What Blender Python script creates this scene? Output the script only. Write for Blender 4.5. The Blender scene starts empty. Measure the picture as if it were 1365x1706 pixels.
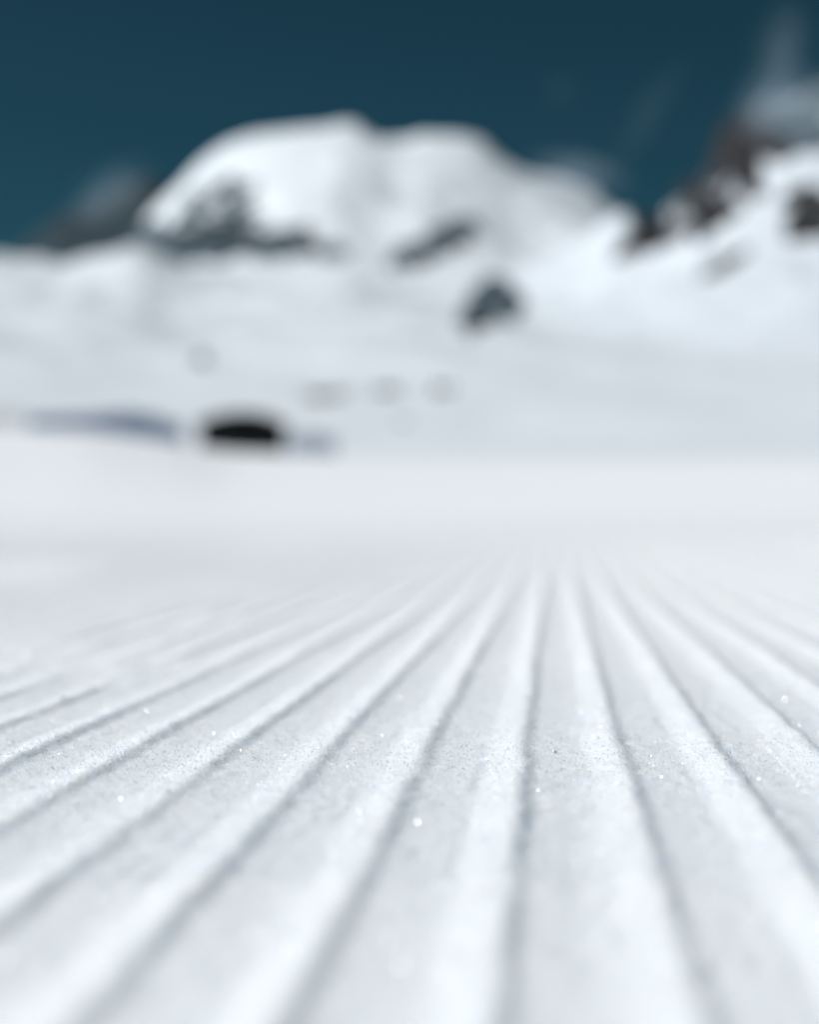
import bpy, math, random
import numpy as np
from mathutils import Vector, Matrix
random.seed(7)
RNG = np.random.default_rng(11)
sc = bpy.context.scene
col = sc.collection

# ------------------------------------------------------------------ camera, sky, sun, exposure
F = 1365 * 50.0 / 24.0          # focal length in pixels of the 1365 px wide photograph
H = 0.11                        # lens height above the groomed snow, metres
HOR = 850.0                     # row of the horizon
CX = 682.5
cam = bpy.data.cameras.new('camera')
cam.sensor_fit = 'HORIZONTAL'
cam.sensor_width = 24.0
cam.lens = 50.0
cam.shift_y = -3.0 / 1706
cam.clip_start = 0.02
cam.clip_end = 40000
cam.dof.use_dof = True
cam.dof.focus_distance = H * F / 415.0
cam.dof.aperture_fstop = 3.4
camo = bpy.data.objects.new('camera', cam)
col.objects.link(camo)
camo.location = (0, 0, H)
camo.rotation_euler = (math.pi / 2, 0, 0)
sc.camera = camo

SUN_EL = math.radians(43)
SUN_AZ = Vector((-0.99, 0.06))          # towards the sun, on the ground plane
SUN_AZ.normalize()
world = bpy.data.worlds.new('World')
sc.world = world
world.use_nodes = True
wn = world.node_tree
for n in list(wn.nodes):
    wn.nodes.remove(n)
wo = wn.nodes.new('ShaderNodeOutputWorld')
bg = wn.nodes.new('ShaderNodeBackground')
sky = wn.nodes.new('ShaderNodeTexSky')
sky.sky_type = 'NISHITA'
sky.sun_disc = False
sky.sun_elevation = SUN_EL
sky.sun_rotation = math.atan2(SUN_AZ.x, SUN_AZ.y)
sky.altitude = 3000
sky.air_density = 0.8
sky.dust_density = 0.5
sky.ozone_density = 2.0
tint = wn.nodes.new('ShaderNodeMix')
tint.data_type = 'RGBA'
tint.blend_type = 'MULTIPLY'
tint.inputs[0].default_value = 1.0
tint.inputs[7].default_value = (0.185, 0.45, 0.385, 1)
wn.links.new(sky.outputs[0], tint.inputs[6])
wn.links.new(tint.outputs[2], bg.inputs[0])
bg.inputs[1].default_value = 0.05
wn.links.new(bg.outputs[0], wo.inputs[0])

sl = bpy.data.lights.new('sun', 'SUN')
sl.energy = 4.4
sl.angle = math.radians(0.53)
sl.color = (1.0, 0.995, 0.985)
so = bpy.data.objects.new('sun', sl)
col.objects.link(so)
sd = Vector((SUN_AZ.x * math.cos(SUN_EL), SUN_AZ.y * math.cos(SUN_EL), math.sin(SUN_EL)))
so.rotation_euler = sd.to_track_quat('Z', 'Y').to_euler()
so.location = (-20, -10, 20)

sc.view_settings.view_transform = 'Standard'
sc.view_settings.look = 'None'
sc.view_settings.gamma = 1.0
sc.view_settings.exposure = 0.0
sc.view_settings.use_curve_mapping = False
sc.cycles.use_denoising = True
sc.cycles.max_bounces = 8
sc.cycles.diffuse_bounces = 4
sc.cycles.sample_clamp_indirect = 6
sc.cycles.volume_bounces = 1
sc.cycles.caustics_reflective = False
sc.cycles.caustics_refractive = False

# ------------------------------------------------------------------ helpers
def tag(o, label=None, cat=None, group=None, kind=None):
    if label: o['label'] = label
    if cat: o['category'] = cat
    if group: o['group'] = group
    if kind: o['kind'] = kind
    return o

def link(name, me, parent=None):
    o = bpy.data.objects.new(name, me)
    col.objects.link(o)
    if parent: o.parent = parent
    return o

def empty(name, loc, rz=0.0):
    o = bpy.data.objects.new(name, None)
    o.empty_display_size = 0.2
    col.objects.link(o)
    o.location = loc
    o.rotation_euler = (0, 0, rz)
    return o

def np_mesh(name, verts, faces, mat=None, smooth=True):
    """verts (n,3) and faces (m,3|4) as arrays"""
    verts = np.ascontiguousarray(verts, dtype=np.float32)
    faces = np.ascontiguousarray(faces, dtype=np.int32)
    k = faces.shape[1]
    me = bpy.data.meshes.new(name)
    me.vertices.add(len(verts))
    me.vertices.foreach_set('co', verts.ravel())
    me.loops.add(faces.size)
    me.loops.foreach_set('vertex_index', faces.ravel())
    me.polygons.add(len(faces))
    me.polygons.foreach_set('loop_start', np.arange(0, faces.size, k, dtype=np.int32))
    me.polygons.foreach_set('loop_total', np.full(len(faces), k, dtype=np.int32))
    me.polygons.foreach_set('use_smooth', np.full(len(faces), smooth, dtype=bool))
    if mat: me.materials.append(mat)
    me.update(calc_edges=True)
    return me

def grid_faces(nr, nc, wrap=False):
    r = np.arange(nr - 1)[:, None]
    c = np.arange(nc if wrap else nc - 1)[None, :]
    c2 = (c + 1) % nc
    return np.stack([r * nc + c, r * nc + c2, (r + 1) * nc + c2, (r + 1) * nc + c], -1).reshape(-1, 4)

def sstep(x, a, b):
    t = np.clip((x - a) / (b - a), 0, 1)
    return t * t * (3 - 2 * t)

def _hash(ix, iy, seed):
    h = (ix.astype(np.int64) * 374761393 + iy.astype(np.int64) * 668265263 + seed * 982451653) & 0xFFFFFFFF
    h = ((h ^ (h >> 13)) * 1274126177) & 0xFFFFFFFF
    h = ((h ^ (h >> 16)) * 2246822519) & 0xFFFFFFFF
    return (h & 0xFFFF) / 65535.0 * 2 - 1

def vnoise(x, y, seed=0):
    x = np.asarray(x, float); y = np.asarray(y, float)
    ix = np.floor(x); iy = np.floor(y)
    fx = x - ix; fy = y - iy
    ux = fx * fx * fx * (fx * (fx * 6 - 15) + 10)
    uy = fy * fy * fy * (fy * (fy * 6 - 15) + 10)
    ix = ix.astype(np.int64); iy = iy.astype(np.int64)
    a = _hash(ix, iy, seed); b = _hash(ix + 1, iy, seed)
    c = _hash(ix, iy + 1, seed); d = _hash(ix + 1, iy + 1, seed)
    return (a * (1 - ux) + b * ux) * (1 - uy) + (c * (1 - ux) + d * ux) * uy

def fbm(x, y, octaves=4, seed=0, gain=0.5):
    s = 0; amp = 1; t = 0
    for i in range(octaves):
        ca, sa = math.cos(0.6 * i + .3), math.sin(0.6 * i + .3)
        s = s + amp * vnoise((x * ca - y * sa) * 2 ** i + 13.1 * i, (x * sa + y * ca) * 2 ** i - 7.7 * i, seed + i)
        t += amp; amp *= gain
    return s / t

def ridged(x, y, octaves=4, seed=0):
    s = 0; amp = 1; t = 0
    for i in range(octaves):
        s = s + amp * (1 - 2 * np.abs(vnoise(x * 2 ** i + 5.3 * i, y * 2 ** i + 9.1 * i, seed + i)))
        t += amp; amp *= .5
    return s / t

def zpix(row, dist):
    """height that something at this distance needs to stand at this row"""
    return H + (HOR - row) / F * dist

# ------------------------------------------------------------------ materials
def mat(name, color, rough=0.6, metal=0.0, spec=0.3, var=0.0, vscale=5.0, bump=0.0, bscale=20.0, bdist=0.01):
    m = bpy.data.materials.new(name)
    m.use_nodes = True
    nt = m.node_tree
    p = nt.nodes['Principled BSDF']
    p.inputs['Base Color'].default_value = (*color, 1)
    p.inputs['Roughness'].default_value = rough
    p.inputs['Metallic'].default_value = metal
    p.inputs['Specular IOR Level'].default_value = spec
    tc = nt.nodes.new('ShaderNodeTexCoord')
    if var:
        no = nt.nodes.new('ShaderNodeTexNoise')
        no.inputs['Scale'].default_value = vscale
        no.inputs['Detail'].default_value = 4
        nt.links.new(tc.outputs['Object'], no.inputs['Vector'])
        r = nt.nodes.new('ShaderNodeValToRGB')
        r.color_ramp.elements[0].position = 0.3
        r.color_ramp.elements[1].position = 0.7
        r.color_ramp.elements[0].color = (*[c * (1 - var) for c in color], 1)
        r.color_ramp.elements[1].color = (*[min(1, c * (1 + var)) for c in color], 1)
        nt.links.new(no.outputs['Fac'], r.inputs[0])
        nt.links.new(r.outputs[0], p.inputs['Base Color'])
    if bump:
        nb = nt.nodes.new('ShaderNodeTexNoise')
        nb.inputs['Scale'].default_value = bscale
        nb.inputs['Detail'].default_value = 5
        nt.links.new(tc.outputs['Object'], nb.inputs['Vector'])
        b = nt.nodes.new('ShaderNodeBump')
        b.inputs['Strength'].default_value = bump
        b.inputs['Distance'].default_value = bdist
        nt.links.new(nb.outputs['Fac'], b.inputs['Height'])
        nt.links.new(b.outputs[0], p.inputs['Normal'])
    return m

SNOW = (0.775, 0.83, 0.885)
m_snow_far = mat('far_snow', (0.80, 0.855, 0.905), .75, spec=.1, var=.02, vscale=.004, bump=.12, bscale=.02, bdist=6)
m_piste_far = mat('far_piste_snow', (0.85, 0.882, 0.912), .75, spec=.1, var=.012, vscale=.3, bump=.15, bscale=8, bdist=.01)
m_slope = mat('dimmed_slope_snow', (0.66, 0.715, 0.77), .8, spec=.1, var=.03, vscale=.02, bump=.2, bscale=.08, bdist=1.5)  # snow colour lowered to offset the strong sun on the right mountain
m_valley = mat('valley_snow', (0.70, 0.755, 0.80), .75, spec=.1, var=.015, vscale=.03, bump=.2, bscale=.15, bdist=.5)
m_rock_grey = mat('hazed_rock', (0.105, 0.142, 0.168), .9, spec=.1, var=.5, vscale=.03, bump=.6, bscale=.06, bdist=8)  # pale blue of distance haze is mixed into the rock colour
m_rock_blue = mat('far_hazed_rock', (0.032, 0.052, 0.066), .9, spec=.1, var=.35, vscale=.01, bump=.5, bscale=.03, bdist=8)  # blue tint close to the sky tone stands in for haze
m_rock_brown = mat('brown_rock', (0.036, 0.036, 0.040), .9, spec=.1, var=.55, vscale=.08, bump=.6, bscale=.15, bdist=4)
m_rock_dark = mat('dark_rock', (0.045, 0.048, 0.052), .9, spec=.1, var=.5, vscale=.08, bump=.6, bscale=.15, bdist=4)

def groomed_snow():
    m = bpy.data.materials.new('groomed_snow')
    m.use_nodes = True
    nt = m.node_tree
    p = nt.nodes['Principled BSDF']
    p.inputs['Roughness'].default_value = .55
    p.inputs['Specular IOR Level'].default_value = .25
    p.inputs['Subsurface Weight'].default_value = 1.0
    p.inputs['Subsurface Radius'].default_value = (1.0, 1.1, 1.25)
    p.inputs['Subsurface Scale'].default_value = 0.0042
    tc = nt.nodes.new('ShaderNodeTexCoord')
    # slight change of whiteness from grain to grain and from packed to loose snow
    n1 = nt.nodes.new('ShaderNodeTexVoronoi'); n1.inputs['Scale'].default_value = 1100
    n2 = nt.nodes.new('ShaderNodeTexNoise'); n2.inputs['Scale'].default_value = 55; n2.inputs['Detail'].default_value = 6
    nt.links.new(tc.outputs['Object'], n1.inputs['Vector'])
    nt.links.new(tc.outputs['Object'], n2.inputs['Vector'])
    sep = nt.nodes.new('ShaderNodeSeparateColor')
    nt.links.new(n1.outputs['Color'], sep.inputs[0])
    add = nt.nodes.new('ShaderNodeMath'); add.operation = 'MULTIPLY_ADD'
    add.inputs[1].default_value = .45
    nt.links.new(sep.outputs[0], add.inputs[0])
    mul = nt.nodes.new('ShaderNodeMath'); mul.operation = 'MULTIPLY'; mul.inputs[1].default_value = .55
    nt.links.new(n2.outputs['Fac'], mul.inputs[0])
    nt.links.new(mul.outputs[0], add.inputs[2])
    r = nt.nodes.new('ShaderNodeValToRGB')
    r.color_ramp.elements[0].position = .15
    r.color_ramp.elements[1].position = .75
    r.color_ramp.elements[0].color = (0.775, 0.832, 0.945, 1)
    r.color_ramp.elements[1].color = (0.87, 0.908, 0.985, 1)
    nt.links.new(add.outputs[0], r.inputs[0])
    nt.links.new(r.outputs[0], p.inputs['Base Color'])
    # grain relief: two sizes of grain and soft lumps
    v = nt.nodes.new('ShaderNodeTexVoronoi'); v.inputs['Scale'].default_value = 1300
    v2 = nt.nodes.new('ShaderNodeTexVoronoi'); v2.inputs['Scale'].default_value = 520
    n3 = nt.nodes.new('ShaderNodeTexNoise'); n3.inputs['Scale'].default_value = 160; n3.inputs['Detail'].default_value = 4
    for q in (v, v2, n3): nt.links.new(tc.outputs['Object'], q.inputs['Vector'])
    b1 = nt.nodes.new('ShaderNodeBump'); b1.inputs['Strength'].default_value = .4; b1.inputs['Distance'].default_value = .0006
    b2 = nt.nodes.new('ShaderNodeBump'); b2.inputs['Strength'].default_value = .3; b2.inputs['Distance'].default_value = .0008
    b3 = nt.nodes.new('ShaderNodeBump'); b3.inputs['Strength'].default_value = .35; b3.inputs['Distance'].default_value = .002
    b1.invert = True; b2.invert = True
    nt.links.new(v.outputs['Distance'], b1.inputs['Height'])
    nt.links.new(v2.outputs['Distance'], b2.inputs['Height'])
    nt.links.new(n3.outputs['Fac'], b3.inputs['Height'])
    nt.links.new(b3.outputs[0], b2.inputs['Normal'])
    nt.links.new(b2.outputs[0], b1.inputs['Normal'])
    nt.links.new(b1.outputs[0], p.inputs['Normal'])
    return m
m_groomed = groomed_snow()

# ------------------------------------------------------------------ the ground
CREST = 60.0
_ca = np.array([-2500, -900, -300, 0, 120, 260, 400, 560, 700, 900, 1365, 2200, 4000], float)
_cy = np.array([690, 700, 705, 716, 719, 734, 754, 760, 764, 767, 768, 765, 760], float)
_vr = np.array([0, 60, 75, 92, 112, 150, 250, 350, 500, 800, 1200, 1700, 2300, 3200, 6000, 12000], float)
_vz = np.array([0, 1.4, 1.6, 2.0, 3.2, 5.3, 13.5, 24, 42, 82, 150, 236, 300, 330, 380, 420], float)

def smooth_interp(x, xs, ys):
    """monotone cubic through the points"""
    xs = np.asarray(xs, float); ys = np.asarray(ys, float)
    h = np.diff(xs); d = np.diff(ys) / h
    m = np.zeros(len(xs))
    m[1:-1] = np.where(d[:-1] * d[1:] > 0, 2 * d[:-1] * d[1:] / (d[:-1] + d[1:] + 1e-12), 0)
    m[0] = d[0]; m[-1] = d[-1]
    x = np.clip(x, xs[0], xs[-1])
    i = np.clip(np.searchsorted(xs, x, side='right') - 1, 0, len(xs) - 2)
    t = (x - xs[i]) / h[i]
    return ((1 + 2 * t) * (1 - t) ** 2 * ys[i] + t * (1 - t) ** 2 * h[i] * m[i]
            + t * t * (3 - 2 * t) * ys[i + 1] + t * t * (t - 1) * h[i] * m[i + 1])

def ground(X, Y):
    X = np.asarray(X, float); Y = np.asarray(Y, float)
    r = np.hypot(X, Y)
    ang = np.arctan2(X, Y)
    a = CX + F * np.tan(np.clip(ang, -1.0, 1.0))
    front = sstep(np.cos(ang), -0.1, 0.6)
    crest = zpix(smooth_interp(a, _ca, _cy), CREST) * front
    g = sstep(r, 4, 95) / sstep(np.array(CREST), 4, 95)
    piste = crest * np.clip(g, 0, 1.25)
    V = smooth_interp(r, _vr, _vz) * (0.35 + 0.65 * front)
    w = sstep(r, 60, 82)
    z = piste * (1 - w) + V * w
    # small rolls on the piste, broader ones across the valley
    z = z + 0.0020 * fbm(X * 1.3, Y * 1.3, 3, 40) * sstep(r, .2, 1.5)
    z = z + 0.05 * fbm(X / 7, Y / 11, 3, 41) * sstep(r, 12, 40)
    z = z + 1.5 * fbm(X / 40, Y / 60, 4, 42) * sstep(r, 95, 260)
    z = z + 32 * fbm(X / 230, Y / 330, 4, 43) * sstep(r, 300, 1100)
    z = z + 6.0 * ridged(X / 90 + Y / 180, Y / 170, 3, 44) * sstep(r, 200, 700)
    # the shelf of snow that closes the view at the left
    left = 1 - sstep(a, 150, 560)
    shelf = smooth_interp(a, [-2500, -400, 0, 60, 110, 160, 220, 300, 420, 520, 640, 2500], [408, 400, 394, 398, 410, 404, 392, 432, 462, 466, 482, 490])
    lift = zpix(shelf, 1650) - 236.0 - 9
    z = z + front * lift * np.exp(-((r - 1650) / 330.0) ** 2)
    z = z - front * 22 * sstep(r, 1800, 2200)
    return z

# ridges of the groomed piste: drops fall at u = GROOVE0 + k * PITCH
TAN = (923.0 - CX) / F
PITCH = 0.40 * H
GROOVE0 = -0.10 * H
_ph = np.linspace(-.5, .5, 1001)
_sl = np.where(np.abs(_ph) < .058, -1.1, 0.0)
_sl = _sl + np.where(_ph < -.09, 0.50, 0) * np.where(_ph > -.42, 1, 0)
_sl = _sl + np.where((_ph > .08) & (_ph < .36), -0.13, 0)
_k = np.exp(-(np.linspace(-.12, .12, 241) / .050) ** 2); _k /= _k.sum()
_sl = np.convolve(np.tile(_sl[:-1], 3), _k, mode='same')[1000:2000]
_sl = np.append(_sl, _sl[0]); _sl -= _sl[:-1].mean()
_pr = np.cumsum(_sl) * (_ph[1] - _ph[0]); _pr -= _pr.min(); _pr /= _pr.max()
RIDGE = 0.0028

def corduroy(X, Y):
    u = X - Y * TAN
    u = u + 0.0016 * fbm(X * 2.2, Y * 2.2, 2, 60) + 0.0011 * fbm(X * 16, Y * 16, 3, 61) + 0.0010 * fbm(X * 60, Y * 45, 3, 66) + 0.0004 * vnoise(X * 260, Y * 260, 71)
    q = (u - GROOVE0) / PITCH
    k = np.round(q)
    p = np.interp(q - k, _ph, _pr)
    # every ridge its own height, changing slowly along it
    amp = 1 + .13 * vnoise(k * 3.7, Y * 2.0, 62) + .16 * vnoise(k * 5.1, Y * 11.0, 63) + .12 * vnoise(k * 2.3, Y * 37.0, 70)
    # places where loose snow fills the grooves
    s = u / H
    rowy = HOR + H * F / np.maximum(Y, .05)
    fill = np.zeros_like(u)
    def blob(s0, row0, ds, drow, power=1.0):
        # s0: which groove (its slope in the photo), row0: its row
        return power * np.exp(-(((s - s0) / ds) ** 2 + ((rowy - row0) / drow) ** 2) ** 1.6)
    fill = np.maximum(fill, blob(-2.5, 1124, .30, 24))
    fill = np.maximum(fill, blob(-2.9, 1112, .28, 34))
    fill = np.maximum(fill, blob(-3.3, 1108, .30, 26))
    fill = np.maximum(fill, blob(-3.8, 1092, .40, 24, .9))
    fill = np.maximum(fill, blob(-3.3, 1035, .5, 10, .6))
    fill = np.maximum(fill, blob(-4.8, 1085, .8, 18, .8))
    fill = np.maximum(fill, blob(-0.1, 1488, .13, 34, .32))
    fill = np.maximum(fill, blob(-6.5, 1040, 1.0, 20, .7))
    f2 = sstep(vnoise(X * 2.6 + 4, Y * 1.1, 64), .45, .8) * sstep(np.abs(s), 3.2, 5)
    fill = np.clip(np.maximum(fill, f2 * .8), 0, 1)
    edge = sstep(X, -3.0, -1.7) * (1 - sstep(X, 2.0, 3.0)) * (1 - .999 * sstep(Y, 3.0, 11.0)) * sstep(Y, -.6, -.3)
    z = RIDGE * amp * (p - .45) * (1 - fill) + RIDGE * .28 * fill
    # crumbs and lumps of loose snow
    near = 1 - sstep(np.hypot(X, Y), 3, 5)
    z = z + near * (.00040 * fbm(X * 60, Y * 60, 3, 65) + .00016 * vnoise(X * 330, Y * 330, 69)
                    + .0004 * sstep(fbm(X * 110, Y * 110, 2, 67), .33, .75)
                    + fill * .0016 * fbm(X * 38, Y * 26, 3, 68))
    return z * edge + .002 * edge

def build_groomed():
    us = np.concatenate([np.arange(-3.0, -1.5, .0065), np.arange(-1.5, -.42, .0042), np.arange(-.42, .42, .0013),
                         np.arange(.42, 1.5, .0042), np.arange(1.5, 3.0, .0065), [3.0]])
    d = [-.6]
    while d[-1] < 12.0:
        y = d[-1]
        if y < .25: s = .02
        elif y < .55: s = .0025
        elif y < 1.05: s = .0014
        else: s = .0014 * (y / 1.05) ** 2.1
        d.append(y + min(s, .14))
    ys = np.array(d)
    # rows follow the ridges near the lens, square to the frame at the border
    Yg, Xg = np.meshgrid(ys, us, indexing='ij')
    lean = (1 - np.abs(Xg) / 3.0) ** .5
    Xg = Xg + np.clip(Yg, 0, 12) * TAN * lean * .999
    Xg = np.clip(Xg, -3, 3.4)
    z = ground(Xg, Yg) + corduroy(Xg, Yg)
    v = np.stack([Xg, Yg, z], -1).reshape(-1, 3)
    me = np_mesh('groomed_piste', v, grid_faces(len(ys), len(us)), m_groomed)
    o = link('groomed_piste', me)
    tag(o, 'white groomed ski piste with fine straight ridges and grooves', kind='structure')
    print('groomed', len(ys), len(us), len(me.polygons))
build_groomed()

def build_snowfield():
    aa = np.concatenate([np.radians(np.arange(-22, 22, .11)), np.radians(np.arange(22, 338, 1.6))])
    rr = np.concatenate([[.02, .3, .8, 1.5], np.geomspace(2.0, 60, 90)[:-1], np.arange(60, 130, 1.2), np.geomspace(130, 14000, 190)])
    R, A = np.meshgrid(rr, aa, indexing='ij')
    X = R * np.sin(A); Y = R * np.cos(A)
    z = ground(X, Y)
    ins = sstep(X, -2.95, -2.7) * (1 - sstep(X, 2.7, 2.95)) * sstep(Y, -.55, -.35) * (1 - sstep(Y, 11.2, 11.9))
    z = z - .045 * ins
    v = np.stack([X, Y, z], -1).reshape(-1, 3)
    f = grid_faces(len(rr), len(aa), wrap=True)[:, ::-1]
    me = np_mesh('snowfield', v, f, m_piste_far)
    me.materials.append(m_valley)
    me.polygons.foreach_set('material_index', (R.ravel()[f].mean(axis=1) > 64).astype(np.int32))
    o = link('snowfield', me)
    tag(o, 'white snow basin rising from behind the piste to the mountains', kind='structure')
build_snowfield()

# ------------------------------------------------------------------ mountains
def X_(a, Y): return (a - CX) / F * Y

class Mountain:
    def __init__(s, dist, y0, y1, cols, rows, zb, seed, detail, noise_scale, curve, face_noise=1.0):
        s.D, s.y0, s.y1 = dist, y0, y1
        s.cols, s.rows = np.array(cols, float), np.array(rows, float)
        # lens blur spreads bright snow over the dark sky: the real crest lies a little inside the blurred one
        g = np.gradient(s.rows, s.cols)
        s.rows = s.rows + 15.0 * np.sqrt(1 + np.clip(g, -1.2, 1.2) ** 2)
        s.zb, s.seed, s.detail, s.ns, s.curve, s.fn = zb, seed, detail, noise_scale, curve, face_noise
    def z(s, a, Y):
        """a: azimuth as a column of the photograph, Y: distance"""
        X = (a - CX) / F * Y
        crest_row = smooth_interp(a, s.cols, s.rows)
        t = (Y - s.y0) / (s.D - s.y0)
        if not hasattr(s, 'soft'):
            ga = np.arange(s.cols[0] - 400, s.cols[-1] + 401, 5.0)
            k = np.exp(-(np.arange(-80, 81) * 5 / getattr(s, 'kern', 75.0)) ** 2); k /= k.sum()
            g = smooth_interp(ga, s.cols, s.rows)
            g = np.convolve(np.pad(g, 80, mode='edge'), k, mode='valid')
            s.soft = (ga, g)
        wav = a + 45 * fbm(X_(a, Y) / (s.ns * 1.3), Y / (s.ns * 1.3), 3, s.seed + 60) * np.sin(np.pi * np.clip(t, 0, 1))
        w = sstep(t, getattr(s, 'wlow', .5), .99)
        crest_row = smooth_interp(wav, s.cols, s.rows) * w + np.interp(wav, *s.soft) * (1 - w)
        Zc = zpix(crest_row, s.D)
        tf = np.clip(t, 0, 1)
        prof = tf ** s.curve
        back = np.clip((Y - s.D) / (s.y1 - s.D), 0, 1)
        z = s.zb + (Zc - s.zb) * np.where(t <= 1, prof, 1 - back ** 1.3 * 1.05)
        env = np.sin(np.pi * np.clip(tf, 0, 1) ** .9) * (t <= 1) + .15 * np.exp(-(t - 1) ** 2 * 60)
        z = z + s.detail * env * fbm(X / s.ns, Y / (s.ns * 1.6), 5, s.seed, .46)
        z = z + s.detail * .22 * env * ridged(X / (s.ns * .6), Y / (s.ns * 1.5), 3, s.seed + 20)
        z = z + s.detail * .05 * fbm(X / (s.ns * .1), Y / (s.ns * .1), 3, s.seed + 40) * (t > 0)
        return z
    def build(s, name, label, material, step_a, n_front, n_back):
        aa = np.arange(s.cols[0], s.cols[-1] + 1, step_a)
        Y = np.concatenate([np.linspace(s.y0, s.D, n_front), np.linspace(s.D, s.y1, n_back)[1:]])
        YY, A = np.meshgrid(Y, aa, indexing='ij')
        z = s.z(A, YY)
        X = (A - CX) / F * YY
        me = np_mesh(name, np.stack([X, YY, z], -1).reshape(-1, 3), grid_faces(len(Y), len(aa)), material)
        o = link(name, me)
        tag(o, label, kind='structure')
        return o

def outcrop(mt, ells, name, label, material, height, rough, seed, step_a, step_y, thr=.45, cell=30., zfun=None, group=None):
    """bare rock breaking through the snow: a craggy sheet that stands proud of the slope where the rock is"""
    E = np.array([e[:5] for e in ells], float)
    ext = np.maximum(E[:, 2], E[:, 3]) * 1.5
    a0, a1 = (E[:, 0] - ext).min(), (E[:, 0] + ext).max()
    r0, r1 = (E[:, 1] - ext).min(), (E[:, 1] + ext).max()
    aa = np.arange(a0, a1 + step_a, step_a)
    zf = zfun if zfun else mt.z
    ya, yb = (mt.y0, mt.D + (mt.y1 - mt.D) * .12) if mt else (300, 1500)
    # find the stretch of distances whose rows hold the rock
    ty = np.linspace(ya, yb, 300)
    TY, TA = np.meshgrid(ty, aa[::4], indexing='ij')
    rows = HOR - (zf(TA, TY) - H) / TY * F
    ok = ((rows > r0 - 6) & (rows < r1 + 6)).any(axis=1)
    if not ok.any():
        print('no place for', name); return None
    ya, yb = ty[ok].min() - 5, ty[ok].max() + 5
    yy = np.arange(ya, yb + step_y, step_y)
    Y, A = np.meshgrid(yy, aa, indexing='ij')
    z0 = zf(A, Y)
    row = HOR - (z0 - H) / Y * F
    m = np.zeros_like(z0)
    for e in ells:
        cx, cy, rx, ry, rot = e[:5]
        pw = e[5] if len(e) > 5 else 1.0
        c, q = math.cos(math.radians(rot)), math.sin(math.radians(rot))
        dx, dy = A - cx, row - cy
        d = np.sqrt(((dx * c + dy * q) / rx) ** 2 + ((-dx * q + dy * c) / ry) ** 2)
        m = np.maximum(m, pw * (1 - sstep(d, .55, 1.35)))
    X = (A - CX) / F * Y
    n = fbm(X / cell, Y / (cell * 1.4), 5, seed, .62)
    b = m + rough * n - thr
    b = np.where(m < .02, -1, b)
    h = height * np.tanh(b * 2.2) * (1 + .5 * ridged(X / (cell * .5), Y / (cell * .5), 3, seed + 7))
    keep = b > -.12
    z = z0 + np.where(keep, h, -height * .3)
    f = grid_faces(len(yy), len(aa))
    kf = keep.ravel()[f].any(axis=1)
    f = f[kf]
    if not len(f):
        print('empty', name); return None
    used = np.unique(f)
    idx = np.full(z.size, -1); idx[used] = np.arange(len(used))
    v = np.stack([X, Y, z], -1).reshape(-1, 3)[used]
    o0 = v.mean(axis=0); o0[2] = v[:, 2].min()
    me = np_mesh(name, v - o0, idx[f], material, smooth=False)
    o = link(name, me)
    o.location = o0
    tag(o, label, 'rock', group)
    print(name, len(f))
    return o

# snow dome in the middle, far away
dome = Mountain(3600, 1950, 5200,
    [-700, -300, 0, 120, 180, 215, 243, 270, 300, 335, 380, 430, 500, 545, 570, 592, 612, 640, 670, 705, 760, 805, 830, 855, 885, 940, 990, 1030, 1080, 1150, 1300, 1700, 2300],
    [600, 570, 540, 490, 440, 396, 342, 311, 284, 248, 222, 206, 199, 194, 189, 188, 200, 216, 217, 209, 211, 219, 238, 258, 274, 284, 300, 335, 365, 385, 400, 380, 480],
    205, 42, 50, 420, .95)
dome.wlow = .86
dome.build('mountain', 'broad snow covered mountain dome in the middle of the view', m_snow_far, 5, 190, 30)

# dark crag behind the shelf at the left
crag = Mountain(5200, 3000, 7000,
    [-900, -500, -200, -60, 20, 60, 100, 135, 165, 190, 215, 240, 262, 290, 340, 420, 600],
    [540, 490, 455, 430, 405, 372, 346, 332, 314, 296, 292, 280, 282, 300, 334, 384, 520],
    300, 140, 70, 300, .9)
crag.build('mountain', 'dark rocky peak low at the left edge', m_rock_blue, 4, 110, 16)

# rocky mountain at the right, nearer
right = Mountain(1500, 430, 2300,
    [330, 420, 480, 560, 640, 700, 800, 870, 920, 950, 985, 1020, 1042, 1058, 1080, 1105, 1128, 1145, 1165, 1185, 1198, 1210, 1240, 1262, 1290, 1330, 1365, 1500, 1700, 2000, 2500],
    [650, 612, 590, 552, 492, 462, 446, 432, 412, 396, 372, 346, 338, 346, 362, 340, 308, 292, 284, 250, 212, 196, 182, 160, 150, 146, 130, 90, 60, 150, 330],
    22, 200, 20, 190, 1.3)
right.kern = 190.0
right.build('mountain', 'steep snowy mountain with brown rocks rising at the right', m_slope, 4, 220, 30)

# rocks of the far dome
outcrop(dome, [(352, 350, 76.56, 43.92, -32, .70), (320, 408, 85.84, 41.48, -8, .92), (375, 388, 63.8, 41.48, -20, .74), (400, 322, 46.4, 21.96, -20, .60)],
        'rock_outcrop', 'large haze-tinted grey rock band low on the left flank of the snow dome', m_rock_grey, 14, 1.1, 5, 1.4, 4, .70, 22)
outcrop(dome, [(255, 400, 34.8, 36.6, 20, .82)], 'rock_outcrop', 'pale grey broken rock at the left foot of the snow dome', m_rock_grey, 12, .5, 15, 1.6, 5, .5, 50)
outcrop(dome, [(470, 413, 69.6, 21.96, -6, .95), (495, 402, 41.76, 17.08, -20, .7)], 'rock_outcrop', 'narrow grey rock strip right of the large band on the dome', m_rock_grey, 13, .75, 25, 1.5, 4, .47, 30)
outcrop(dome, [(555, 421, 39.44, 17.08, 0, .7)], 'rock_outcrop', 'faint grey rocks below the middle of the snow dome', m_rock_grey, 10, .5, 35, 1.6, 5, .52, 40)
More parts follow.
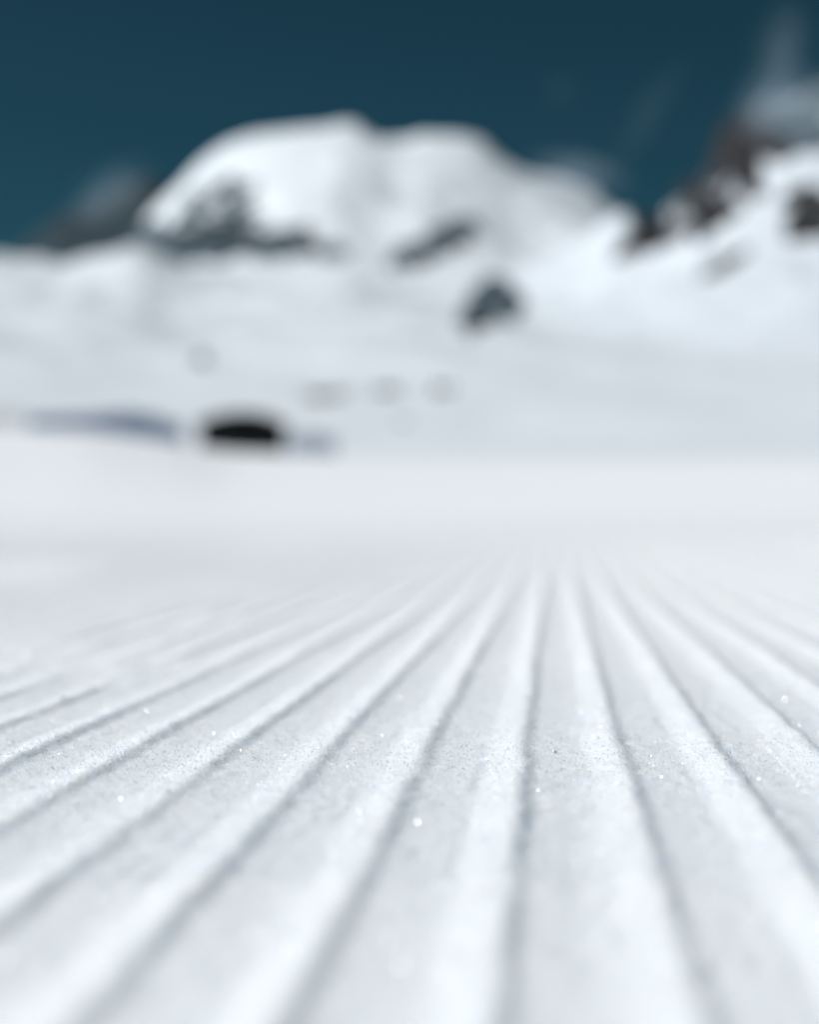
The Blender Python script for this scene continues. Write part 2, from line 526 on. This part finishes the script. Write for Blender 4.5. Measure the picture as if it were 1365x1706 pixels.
outcrop(dome, [(690, 428, 53.36, 24.4, -22, .74), (742, 400, 71.92, 24.4, -22, .74), (778, 380, 32.48, 17.08, -10, .7)],
        'rock_outcrop', 'long slanting grey rock rib below the right shoulder of the dome', m_rock_grey, 10, 1.0, 45, 1.5, 4, .66, 16)
# rocks of the right mountain
def over_ground(a, Y): return np.maximum(right.z(a, Y), ground((a - CX) / F * Y, Y))
outcrop(right, [(822, 495, 44, 32, -20, 0.86), (795, 527, 37.12, 26.84, -40, 0.8), (846, 514, 30.16, 26.84, 0, 1.)],
        'rock_outcrop', 'lone dark rock in the snow right of the middle', m_rock_grey, 6, .9, 55, 1.2, 2.2, .66, 8, zfun=over_ground)
outcrop(right, [(1082, 375, 25.52, 31.72, 15, 1.05), (1050, 412, 34.8, 13.42, -38, .85), (1090, 395, 18.56, 19.52, 0, 1.)],
        'rock_outcrop', 'dark rock in the notch at the left end of the right mountain', m_rock_dark, 7, .6, 65, 1.1, 2.2, .44, 14)
outcrop(right, [(1145, 308, 17.4, 34.16, -35, 1.), (1162, 338, 15.08, 31.72, -30, .9)],
        'rock_outcrop', 'thin brown rock rib on the ridge left of the main crag', m_rock_brown, 7, .6, 75, 1.1, 2.2, .46, 13)
outcrop(right, [(1188, 362, 34.8, 20.74, -30, 1.05), (1168, 385, 16.24, 19.52, 20, 1.), (1212, 352, 20.88, 14.64, 0, .8)],
        'rock_outcrop', 'dark brown rock below the main crag of the right mountain', m_rock_brown, 7, .65, 85, 1.1, 2.2, .46, 13)
outcrop(right, [(1208, 243, 34.8, 70.76, 12, 1.05), (1238, 278, 27.84, 41.48, -25, 1.05), (1268, 232, 55.68, 24.4, 32, 1.05), (1180, 262, 25.52, 24.4, 0, .85), (1215, 200, 18.56, 24.4, 0, .9)],
        'rock_outcrop', 'tall brown rock crag near the top of the right mountain', m_rock_brown, 9, .55, 95, 1.1, 2.5, .42, 22)
outcrop(right, [(1262, 318, 18.56, 17.08, 0, .7)], 'rock_outcrop', 'small grey rock just below the tall brown crag', m_rock_dark, 5, .5, 105, 1.1, 2.5, .5, 12)
outcrop(right, [(1355, 362, 58, 53.68, 20, .92), (1352, 398, 32.48, 24.4, 0, .8)],
        'rock_outcrop', 'round dark rock on the snow at the right edge', m_rock_dark, 8, .85, 115, 1.1, 2.2, .68, 14)
outcrop(right, [(1205, 440, 58, 13.42, -28, .62)], 'rock_outcrop', 'faint grey rock streak on the open slope of the right mountain', m_rock_dark, 4, .5, 125, 1.1, 2.5, .52, 12)
outcrop(right, [(1300, 175, 116, 56.12, -10, .72), (1350, 225, 58, 41.48, 0, .8), (1365, 140, 69.6, 61, 0, .8)],
        'rock_outcrop', 'blue grey speckle for shaded summit snow at the top right under thin mist', m_rock_grey, 8, .7, 135, 1.1, 2.5, .60, 14)  # rock speckle added to grey down summit snow that lies in shade

outcrop(right, [(1175, 325, 80, 50, -42, .66), (1120, 385, 60, 22, -35, .58), (1240, 330, 40, 26, 0, .5)],
        'rock_outcrop', 'broken grey rock speckled with snow between the brown crag and the notch', m_rock_dark, 5, .9, 155, 1.1, 2.2, .61, 11)

# ------------------------------------------------------------------ boulders out on the basin
def on_ground(col_px, dist):
    x = (col_px - CX) / F * dist
    return x, dist, float(ground(np.array(x), np.array(dist)))

def find_dist(col_px, row, lo=140, hi=1700):
    d = np.linspace(lo, hi, 4000)
    x = (col_px - CX) / F * d
    g = ground(x, d)
    rmin = right.z(np.full_like(d, col_px), d)
    g = np.where((d > right.y0) & (col_px > 330), np.maximum(g, rmin), g)
    r = HOR - (g - H) / d * F
    i = np.argmax(r <= row)
    return float(x[i]), float(d[i]), float(g[i])

def boulder_mesh(seed, size):
    rng = np.random.default_rng(seed)
    nu, nv = 22, 14
    vs = []
    for i in range(nv + 1):
        th = math.pi * i / nv
        for j in range(nu):
            ph = 2 * math.pi * j / nu
            d = np.array([math.sin(th) * math.cos(ph), math.sin(th) * math.sin(ph), math.cos(th)])
            r = 1 + .22 * float(vnoise(d[0] * 1.7 + seed, d[1] * 1.7 + d[2] * 1.3, seed)) + .12 * float(vnoise(d[0] * 4 + seed, d[1] * 4 + d[2] * 4, seed + 3))
            vs.append(d * r * size)
    f = grid_faces(nv + 1, nu, wrap=True)[:, ::-1]
    return np_mesh('boulder', np.array(vs) + np.array([0, 0, size[2] * .35]), f, m_rock_dark, smooth=False)

for cpx, row, sz, lab, sd_ in [
        (338, 606, (1.7, 1.5, 2.6), 'single pale grey boulder alone in the basin at the left', 3),
        (730, 655, (1.0, 1.0, 1.5), 'upright grey boulder right of the skiers in the basin', 5),
        (748, 652, (.8, .9, 1.1), 'smaller grey boulder just right of the upright one', 8),
        (520, 662, (0.9, .8, .5), 'low flat boulder beside the left group of skiers', 9),
        (530, 664, (2.0, 1.3, .75), 'low dark rock among the left group of skiers', 21),
        (560, 662, (1.7, 1.2, .7), 'low dark rock at the right of the left group of skiers', 23),
        (638, 655, (1.3, 1.0, .9), 'low dark rock among the right group of skiers', 25),
        (655, 655, (1.2, 1.0, .8), 'low dark rock at the right of the right group of skiers', 27),
        (672, 705, (0.9, .8, .4), 'low stone in a dip below the boulders', 12)]:
    x, y, z = find_dist(cpx, row)
    o = link('boulder', boulder_mesh(sd_, np.array(sz)))
    o.location = (x, y, z)
    tag(o, lab, 'boulder')
    print('boulder', round(x), round(y), round(z))

# ------------------------------------------------------------------ skiers crossing the basin
def box_arrays(cx, cy, cz, sx, sy, sz):
    v = np.array([[x, y, z] for x in (-.5, .5) for y in (-.5, .5) for z in (-.5, .5)]) * [sx, sy, sz] + [cx, cy, cz]
    f = np.array([[0, 1, 3, 2], [4, 6, 7, 5], [0, 4, 5, 1], [2, 3, 7, 6], [0, 2, 6, 4], [1, 5, 7, 3]])
    return v, f

class MB:
    def __init__(s): s.v, s.f, s.n = [], [], 0
    def add(s, v, f):
        s.v.append(np.asarray(v, float)); s.f.append(np.asarray(f) + s.n); s.n += len(v); return s
    def box(s, cx, cy, cz, sx, sy, sz): return s.add(*box_arrays(cx, cy, cz, sx, sy, sz))
    def tube(s, p, q, r0, r1=None, n=8):
        p, q = Vector(p), Vector(q); r1 = r0 if r1 is None else r1
        d = (q - p).normalized(); a = d.orthogonal().normalized(); b = d.cross(a)
        v = [tuple(c + (a * math.cos(t) + b * math.sin(t)) * r) for c, r in ((p, r0), (q, r1)) for t in [2 * math.pi * i / n for i in range(n)]]
        f = [[i, (i + 1) % n, n + (i + 1) % n, n + i] for i in range(n)]
        v += [tuple(p), tuple(q)]
        f += [[(i + 1) % n, i, 2 * n, 2 * n] for i in range(n)] + [[n + i, n + (i + 1) % n, 2 * n + 1, 2 * n + 1] for i in range(n)]
        vv, ff = np.array(v), f
        # caps as quads with split centre are avoided: use triangles doubled through a midpoint
        caps = []
        s.v.append(vv); base = s.n; s.n += len(vv)
        s.f.append(np.array([x for x in ff if len(set(x)) == 4]) + base)
        s.t = getattr(s, 't', []) + [[y + base for y in dict.fromkeys(x)] for x in ff if len(set(x)) == 3]
        return s
    def build(s, name, material, parent=None, smooth=False):
        me = bpy.data.meshes.new(name)
        faces = [list(map(int, x)) for a in s.f for x in a] + [list(x) for x in getattr(s, 't', [])]
        me.from_pydata([tuple(x) for x in np.concatenate(s.v)], [], faces)
        if smooth:
            me.polygons.foreach_set('use_smooth', [True] * len(me.polygons))
        if material: me.materials.append(material)
        me.update()
        return link(name, me, parent)

def skinned(name, joints, edges, radii, mats, pick, levels=1):
    me = bpy.data.meshes.new(name + '_rig')
    me.from_pydata(joints, edges, [])
    ob = bpy.data.objects.new(name + '_rig', me); col.objects.link(ob)
    sk = ob.modifiers.new('skin', 'SKIN'); sk.use_smooth_shade = True
    for i, r in enumerate(radii):
        me.skin_vertices[0].data[i].radius = (r, r) if not isinstance(r, tuple) else r
    me.skin_vertices[0].data[0].use_root = True
    sb = ob.modifiers.new('sub', 'SUBSURF'); sb.levels = levels
    dg = bpy.context.evaluated_depsgraph_get()
    out = bpy.data.meshes.new_from_object(ob.evaluated_get(dg))
    out.name = name
    bpy.data.objects.remove(ob)
    out.materials.clear()
    for m_ in mats: out.materials.append(m_)
    for p in out.polygons:
        p.material_index = pick(p.center); p.use_smooth = True
    return out

m_skin = mat('skin', (.45, .28, .2), .6)
m_helmet = mat('helmet_shell', (.04, .04, .045), .3, var=.1)
m_ski = mat('ski_topsheet', (.12, .12, .14), .35, var=.2, vscale=3)
m_pole = mat('ski_pole_alloy', (.3, .3, .32), .35, metal=.8, var=.05)
m_trouser = mat('ski_trousers', (.03, .032, .04), .8, var=.2, vscale=9)
jackets = [mat('jacket_cloth', c, .8, var=.15, vscale=9) for c in ((.03, .05, .09), (.12, .03, .03), (.035, .04, .045), (.04, .08, .07))]

def skier_body(jacket):
    J = [(0, 0, .92), (0, .02, 1.12), (0, .04, 1.36), (0, .05, 1.50), (0, .07, 1.60), (0, .075, 1.72),
         (.19, .03, 1.40), (.26, .10, 1.16), (.25, .32, 1.06), (.25, .39, 1.05),
         (-.19, .03, 1.40), (-.26, .10, 1.16), (-.25, .32, 1.06), (-.25, .39, 1.05),
         (.10, .0, .86), (.12, .10, .50), (.12, -.02, .12), (.12, .12, .06),
         (-.10, .0, .86), (-.12, .10, .50), (-.12, -.02, .12), (-.12, .12, .06)]
    E = [(0, 1), (1, 2), (2, 3), (3, 4), (4, 5), (2, 6), (6, 7), (7, 8), (8, 9), (2, 10), (10, 11), (11, 12), (12, 13),
         (0, 14), (14, 15), (15, 16), (16, 17), (0, 18), (18, 19), (19, 20), (20, 21)]
    R = [.15, .155, .17, .07, .085, .09, .085, .065, .05, .05, .085, .065, .05, .05, .11, .085, .07, .06, .11, .085, .07, .06]
    def pick(c):
        if c.z > 1.53: return 2
        if c.z > .86 : return 0
        return 1
    return skinned('body', J, E, R, [jacket, m_trouser, m_skin], pick)

def make_skier(jacket, label):
    t = empty('person', (0, 0, 0))
    tag(t, label, 'person', 'skiers crossing the snow basin')
    link('body', skier_body(jacket), t)
    hm = MB()
    nu, nv = 14, 7
    vs = [(.125 * math.sin(math.pi * .55 * i / nv) * math.cos(2 * math.pi * j / nu), .07 + .14 * math.sin(math.pi * .55 * i / nv) * math.sin(2 * math.pi * j / nu), 1.70 + .13 * math.cos(math.pi * .55 * i / nv)) for i in range(nv + 1) for j in range(nu)]
    hm.add(np.array(vs), grid_faces(nv + 1, nu, wrap=True)[:, ::-1])
    hm.build('helmet', m_helmet, t, True)
    for sx in (-.12, .12):
        s = MB()
        pts = [(-.75, .012), (-.4, .004), (.5, .004), (.72, .03), (.86, .11)]
        vv = []
        for (y, z) in pts:
            w = .045 if y < .7 else .03
            vv += [(sx - w, y, z), (sx + w, y, z), (sx + w, y, z + .018), (sx - w, y, z + .018)]
        ff = []
        for i in range(len(pts) - 1):
            for a, b in ((0, 1), (1, 2), (2, 3), (3, 0)):
                ff.append([i * 4 + a, i * 4 + b, i * 4 + 4 + b, i * 4 + 4 + a])
        ff += [[3, 2, 1, 0], [16, 17, 18, 19]]
        s.add(np.array(vv), np.array(ff)); s.build('ski', m_ski, t)
    for sx in (-1, 1):
        MB().tube((sx * .25, .40, 1.10), (sx * .32, -.05, .02), .009, .006).build('ski_pole', m_pole, t)
    return t

def copy_tree(o, parent=None):
    c = o.copy(); col.objects.link(c)
    if parent: c.parent = parent
    for ch in [x for x in bpy.data.objects if x.parent == o]:
        copy_tree(ch, c)
    return c

bodies = [make_skier(j, '') for j in jackets]
spots = [  # column, row of the feet, which jacket, heading, label
    (502, 668, 0, 60, 'skier in a dark blue jacket at the left end of the left group'),
    (514, 663, 2, 80, 'skier in a black jacket second from left in the left group'),
    (527, 667, 1, 40, 'skier in a dark red jacket in the left group'),
    (538, 661, 2, 95, 'skier in a black jacket in the middle of the left group'),
    (546, 668, 3, 70, 'skier in a dark green jacket lowest in the left group'),
    (556, 662, 0, 120, 'skier in a dark blue jacket right of the middle of the left group'),
    (568, 665, 2, 60, 'skier in a black jacket next to last in the left group'),
    (582, 661, 1, 75, 'skier in a dark red jacket at the right end of the left group'),
    (622, 657, 2, 80, 'skier in a black jacket at the left end of the right group'),
    (633, 653, 3, 60, 'skier in a dark green jacket in the right group'),
    (643, 658, 0, 100, 'skier in a dark blue jacket lowest in the right group'),
    (652, 653, 2, 90, 'skier in a black jacket near the right end of the right group'),
    (662, 656, 1, 70, 'skier in a dark red jacket at the right end of the right group')]
used_b = set()
for cpx, row, b, hd, lab in spots:
    x, y, z = find_dist(cpx, row)
    if b in used_b: o = copy_tree(bodies[b])
    else: o = bodies[b]; used_b.add(b)
    o.location = (x, y, z)
    o.rotation_euler = (0, 0, math.radians(hd))
    o['label'] = lab

# ------------------------------------------------------------------ hut behind the edge of the piste
m_board = mat('tarred_boards', (.010, .012, .014), .8, spec=.1, var=.4, vscale=6, bump=.4, bscale=30)
m_roof = mat('dark_metal_roof', (.06, .068, .075), .8, spec=.2, var=.2, vscale=2)
m_frame = mat('weathered_frame', (.02, .019, .018), .8, var=.2)
m_glass = mat('dark_glass', (.02, .025, .03), .15, spec=.5, var=.05)
hx, hy, hz = on_ground(404, 112)
hz -= .25
hut = empty('hut', (hx, hy, hz), math.radians(6))
tag(hut, 'small nearly black hut with a low curved roof behind the piste edge', 'hut')
HW, HD = 5.5, 3.8
top = zpix(690, 112) - hz
ev = top - .8
for side, (cx, cy, sx, sy) in {'f': (0, -HD / 2, HW, .1), 'b': (0, HD / 2, HW, .1), 'l': (-HW / 2 + .05, 0, .1, HD - .1), 'r': (HW / 2 - .05, 0, .1, HD - .1)}.items():
    wl = MB().box(cx, cy, ev / 2, sx, sy, ev).build('wall', m_board, hut)
    n = 5
    if side == 'f':
        nb = 6
        for i in range(nb):
            MB().box(0, cy - .065, (i + .5) * ev / nb, HW - .04, .03, ev / nb - .02).build('board', m_board, wl)
# curved roof
rf = MB(); N = 18
prof = []
for i in range(N + 1):
    a = -1 + 2 * i / N
    prof.append((a * (HW / 2 + .25), ev - .04 + (top - ev) * (1 - abs(a) ** 2.1)))
v = []
for (px_, pz_) in prof:
    for yy_ in (-HD / 2 - .3, HD / 2 + .3):
        for dz in (0, .09):
            v.append((px_, yy_, pz_ + dz))
f = []
for i in range(N):
    o_ = i * 4; q_ = o_ + 4
    f += [[o_ + 1, q_ + 1, q_ + 3, o_ + 3], [o_, o_ + 2, q_ + 2, q_], [o_, q_, q_ + 1, o_ + 1], [o_ + 2, o_ + 3, q_ + 3, q_ + 2]]
f += [[0, 1, 3, 2], [N * 4, N * 4 + 2, N * 4 + 3, N * 4 + 1]]
rf.add(np.array(v), np.array(f)); rfo = rf.build('roof', m_roof, hut, False)
for yy_ in (-HD / 2 + .02, HD / 2 - .02):   # gable fill under the curve
    g = [(p[0] * .94, yy_, max(p[1] - .02, ev - .03)) for p in prof] + [(prof[-1][0] * .94, yy_, ev - .05), (prof[0][0] * .94, yy_, ev - .05)]
    gm = bpy.data.meshes.new('gable'); gm.from_pydata(g, [], [list(range(len(g)))]); gm.materials.append(m_board)
    go_ = link('gable', gm, hut); so_ = go_.modifiers.new('thick', 'SOLIDIFY'); so_.thickness = .06
MB().tube((1.1, .6, top - .3), (1.1, .6, top + .28), .07, .07).build('flue', m_frame, rfo)
dr = MB().box(1.45, -HD / 2 - .11, ev / 2 - .1, .8, .05, ev - .25).build('door', m_frame, hut)
MB().box(1.15, -HD / 2 - .155, ev / 2, .03, .04, .14).build('handle', m_pole, dr)
for wx in (-1.45, -.2):
    w = MB().box(wx, -HD / 2 - .105, ev * .6, .7, .04, .55).build('window', m_frame, hut)
    MB().box(wx, -HD / 2 - .128, ev * .6, .6, .01, .46).build('pane', m_glass, w)

# ------------------------------------------------------------------ netting fences behind the edge
m_net_blue = mat('blue_netting', (.05, .135, .33), .8, var=.15, vscale=2)
m_net_red = mat('red_netting', (.45, .27, .3), .8, var=.15, vscale=2)
m_post = mat('fence_post_paint', (.25, .33, .42), .6, var=.1)

def net_fence(pts, label, m_net, gap, strand):
    """pts: (column, row of the top edge); the fence stands at about 72 m"""
    D0 = 71.0
    P = []
    for c, r in pts:
        x = (c - CX) / F * D0
        zt = zpix(r, D0); zg = float(ground(np.array(x), np.array(D0)))
        P.append((x, D0, zg, zt))
    root = empty('safety_fence', (P[0][0], D0, P[0][2]))
    tag(root, label, 'fence')
    bx, by, bz = root.location
    xs = np.array([p[0] for p in P]); zt = np.array([p[3] for p in P])
    n = max(2, int((xs[-1] - xs[0]) / 1.6))
    for i in range(n + 1):
        x = xs[0] + (xs[-1] - xs[0]) * i / n
        t_ = float(np.interp(x, xs, zt)); g_ = float(ground(np.array(x), np.array(D0)))
        MB().tube((x - bx, 0, g_ - .3 - bz), (x - bx, 0, max(t_, g_ + .3) + .06 - bz), .018).build('post', m_post, root)
    net = MB()
    k = 0
    x = xs[0]
    while x < xs[-1]:
        t_ = float(np.interp(x, xs, zt)); g_ = float(ground(np.array(x), np.array(D0)))
        t_ = max(t_, g_ + .3)
        net.box(x - bx, -.03, (t_ + g_) / 2 - bz, strand, .006, t_ - g_ - .02)
        x += gap
    for lv in np.arange(.04, 1.0, .09):
        m = 40
        for i in range(m):
            xa = xs[0] + (xs[-1] - xs[0]) * i / m; xb = xs[0] + (xs[-1] - xs[0]) * (i + 1) / m
            xm = (xa + xb) / 2
            t_ = float(np.interp(xm, xs, zt)); g_ = float(ground(np.array(xm), np.array(D0))); t_ = max(t_, g_ + .3)
            net.box(xm - bx, -.04, g_ + (t_ - g_) * lv - bz, xb - xa, .006, strand)
    o = net.build('netting', m_net, root)
    o['kind'] = 'stuff'
net_fence([(48, 694), (110, 692), (170, 688), (215, 684), (260, 692), (305, 712)],
          'low blue safety netting behind the piste edge at the left', m_net_blue, .055, .042)
net_fence([(-60, 680), (0, 682), (40, 686)], 'pale red safety netting at the far left edge', m_net_red, .10, .016)
net_fence([(482, 724), (520, 720), (560, 728)], 'short blue netting right of the dark hut', m_net_blue, .065, .03)

# ------------------------------------------------------------------ thin wisps of cloud and spindrift
def wisp(loc_px, dist, size_px, depth, tilt, dens, label, seed):
    me = bpy.data.meshes.new('cloud')
    nu, nv = 24, 14
    vs = [(math.sin(math.pi * i / nv) * math.cos(2 * math.pi * j / nu), math.sin(math.pi * i / nv) * math.sin(2 * math.pi * j / nu), math.cos(math.pi * i / nv)) for i in range(nv + 1) for j in range(nu)]
    me = np_mesh('cloud', np.array(vs), grid_faces(nv + 1, nu, wrap=True)[:, ::-1])
    m = bpy.data.materials.new('cloud_vapour'); m.use_nodes = True
    nt = m.node_tree
    for n in list(nt.nodes): nt.nodes.remove(n)
    out = nt.nodes.new('ShaderNodeOutputMaterial')
    pv = nt.nodes.new('ShaderNodeVolumePrincipled')
    pv.inputs['Color'].default_value = (.72, .88, 1, 1)
    pv.inputs['Anisotropy'].default_value = .2
    tc = nt.nodes.new('ShaderNodeTexCoord')
    ln = nt.nodes.new('ShaderNodeVectorMath'); ln.operation = 'LENGTH'
    nt.links.new(tc.outputs['Object'], ln.inputs[0])
    no = nt.nodes.new('ShaderNodeTexNoise'); no.inputs['Scale'].default_value = 1.6; no.inputs['Detail'].default_value = 3
    no.noise_dimensions = '4D'; no.inputs['W'].default_value = seed
    nt.links.new(tc.outputs['Object'], no.inputs['Vector'])
    mr = nt.nodes.new('ShaderNodeMapRange'); mr.interpolation_type = 'SMOOTHSTEP'
    mr.inputs['From Min'].default_value = 0.05; mr.inputs['From Max'].default_value = .98
    mr.inputs['To Min'].default_value = 1; mr.inputs['To Max'].default_value = 0
    nt.links.new(ln.outputs['Value'], mr.inputs['Value'])
    mn = nt.nodes.new('ShaderNodeMapRange')
    mn.inputs['From Min'].default_value = .32; mn.inputs['From Max'].default_value = .66
    nt.links.new(no.outputs['Fac'], mn.inputs['Value'])
    mu = nt.nodes.new('ShaderNodeMath'); mu.operation = 'MULTIPLY'
    nt.links.new(mr.outputs[0], mu.inputs[0]); nt.links.new(mn.outputs[0], mu.inputs[1])
    m2 = nt.nodes.new('ShaderNodeMath'); m2.operation = 'MULTIPLY'; m2.inputs[1].default_value = dens
    nt.links.new(mu.outputs[0], m2.inputs[0])
    nt.links.new(m2.outputs[0], pv.inputs['Density'])
    nt.links.new(pv.outputs[0], out.inputs['Volume'])
    me.materials.append(m)
    o = link('cloud', me)
    k = dist / F
    o.location = ((loc_px[0] - CX) * k, dist, zpix(loc_px[1], dist))
    o.scale = (size_px[0] * k, depth, size_px[1] * k)
    o.rotation_euler = (0, math.radians(tilt), 0)
    tag(o, label, kind='stuff')
wisp((1302, 95), 1750, (62, 140), 30, 8, .006, 'thin pale wisp of cloud standing above the right summit', 1.3)
wisp((1318, 178), 1100, (125, 90), 35, -10, .020, 'thin mist over the top of the right mountain', 4.1)
wisp((1080, 190), 2600, (42, 140), 50, 35, .0011, 'faint slanting wisp of cloud left of the right mountain', 7.7)
wisp((965, 290), 3100, (110, 46), 60, 10, .0075, 'faint spindrift over the right shoulder of the snow dome', 9.2)
wisp((935, 150), 2600, (45, 40), 50, 0, .0006, 'barely visible puff of cloud above the snow dome', 2.2)
wisp((185, 325), 3400, (110, 60), 80, -30, .0030, 'thin mist over the dark peak at the left', 5.2)

# ------------------------------------------------------------------ loose ice crystals on the piste
m_crystal = mat('ice_crystal', (.93, .95, .97), .32, metal=.22, spec=.9, var=.03, vscale=300)
m_grain = mat('snow_grain', (.90, .94, .97), .35, spec=.5, var=.04, vscale=400)
def add_translucency(m, amount):
    nt = m.node_tree
    p = nt.nodes['Principled BSDF']; out = [n for n in nt.nodes if n.type == 'OUTPUT_MATERIAL'][0]
    tr = nt.nodes.new('ShaderNodeBsdfTranslucent'); tr.inputs[0].default_value = (.93, .96, .99, 1)
    mx = nt.nodes.new('ShaderNodeMixShader'); mx.inputs[0].default_value = amount
    nt.links.new(p.outputs[0], mx.inputs[1]); nt.links.new(tr.outputs[0], mx.inputs[2])
    nt.links.new(mx.outputs[0], out.inputs['Surface'])
add_translucency(m_grain, .5)
add_translucency(m_crystal, .25)

def crystals():
    V, T = [], []
    def region(n, d0, d1, wfac, smin, smax, power=1.0):
        d = d0 + (d1 - d0) * RNG.random(n) ** power
        x = (RNG.random(n) * 2 - 1) * wfac * d
        s = smin + (smax - smin) * RNG.random(n) ** 2.5
        return x, d, s
    # rounded grains: irregular octahedra
    x1, y1, s1 = region(85000, .50, 1.15, .34, .00016, .00046)
    z = ground(x1, y1) + corduroy(x1, y1)
    base = np.array([[1, 0, 0], [-1, 0, 0], [0, 1, 0], [0, -1, 0], [0, 0, 1], [0, 0, -1]], float)
    n = len(x1)
    rot = RNG.normal(size=(n, 3, 3)); q, _ = np.linalg.qr(rot)
    b = base[None] * (.7 + .6 * RNG.random((n, 6, 1)))
    v = np.einsum('nij,nkj->nki', q, b) * s1[:, None, None] + np.stack([x1, y1, z + s1 * .25], -1)[:, None]
    f = np.array([[0, 2, 4], [2, 1, 4], [1, 3, 4], [3, 0, 4], [2, 0, 5], [1, 2, 5], [3, 1, 5], [0, 3, 5]])
    f = (np.arange(n)[:, None, None] * 6 + f[None]).reshape(-1, 3)
    me = np_mesh('snow_grains', v.reshape(-1, 3), f, m_grain, smooth=False)
    o = link('snow_grains', me); tag(o, 'loose grains of snow on the groomed ridges', kind='stuff')
    # flat six sided plates that flash in the sun
    xa, ya, sa = region(36000, .40, 1.5, .34, .00016, .00046)
    xb, yb, sb = region(4500, .36, 2.2, .34, .0002, .00042)
    x2 = np.concatenate([xa, xb]); y2 = np.concatenate([ya, yb]); s2 = np.concatenate([sa, sb])
    z = ground(x2, y2) + corduroy(x2, y2)
    n = len(x2)
    hexa = np.array([[math.cos(t), math.sin(t), 0] for t in [math.pi / 3 * i for i in range(6)]])
    rot = RNG.normal(size=(n, 3, 3)); q, _ = np.linalg.qr(rot)
    v = np.einsum('nij,kj->nki', q, hexa) * s2[:, None, None] + np.stack([x2, y2, z + s2 * .55], -1)[:, None]
    f = np.array([[0, 1, 2, 3], [0, 3, 4, 5]])
    f = (np.arange(n)[:, None, None] * 6 + f[None]).reshape(-1, 4)
    me = np_mesh('ice_crystals', v.reshape(-1, 3), f, m_crystal, smooth=False)
    o = link('ice_crystals', me); tag(o, 'glittering ice crystals on the groomed ridges', kind='stuff')
crystals()

def crumbs():
    n = 260
    d = .38 + 2.2 * RNG.random(n) ** 1.3
    x = (RNG.random(n) * 2 - 1) * .34 * d
    k = np.round((x - d * TAN - GROOVE0) / PITCH)
    pull = RNG.random(n) < .65                      # most of them have rolled into a groove
    xg = GROOVE0 + (k + .12 + .10 * RNG.normal(size=n)) * PITCH + d * TAN
    x = np.where(pull, xg, x)
    s = .0003 + .0006 * RNG.random(n) ** 3
    z = ground(x, d) + corduroy(x, d)
    ph = np.linspace(0, 2 * np.pi, 8)[:-1]
    base = np.array([[math.sin(t) * math.cos(p), math.sin(t) * math.sin(p), math.cos(t)] for t in (.55, 1.2, 1.9, 2.6) for p in ph])
    m = len(base)
    v = base[None] * (.75 + .5 * RNG.random((n, m, 1))) * s[:, None, None] * (1 + .5 * RNG.random((n, 1, 3))) + np.stack([x, d, z + s * .35], -1)[:, None]
    f = grid_faces(4, 7, wrap=True)[:, ::-1]
    cap = np.array([[0, 1, 2, 3], [0, 3, 4, 5], [0, 5, 6, 6]])[:2]
    f = np.concatenate([f, cap])
    f = (np.arange(n)[:, None, None] * m + f[None]).reshape(-1, 4)
    o = link('snow_crumbs', np_mesh('snow_crumbs', v.reshape(-1, 3), f, m_groomed))
    tag(o, 'small crumbs of snow rolled into the grooves', kind='stuff')
crumbs()
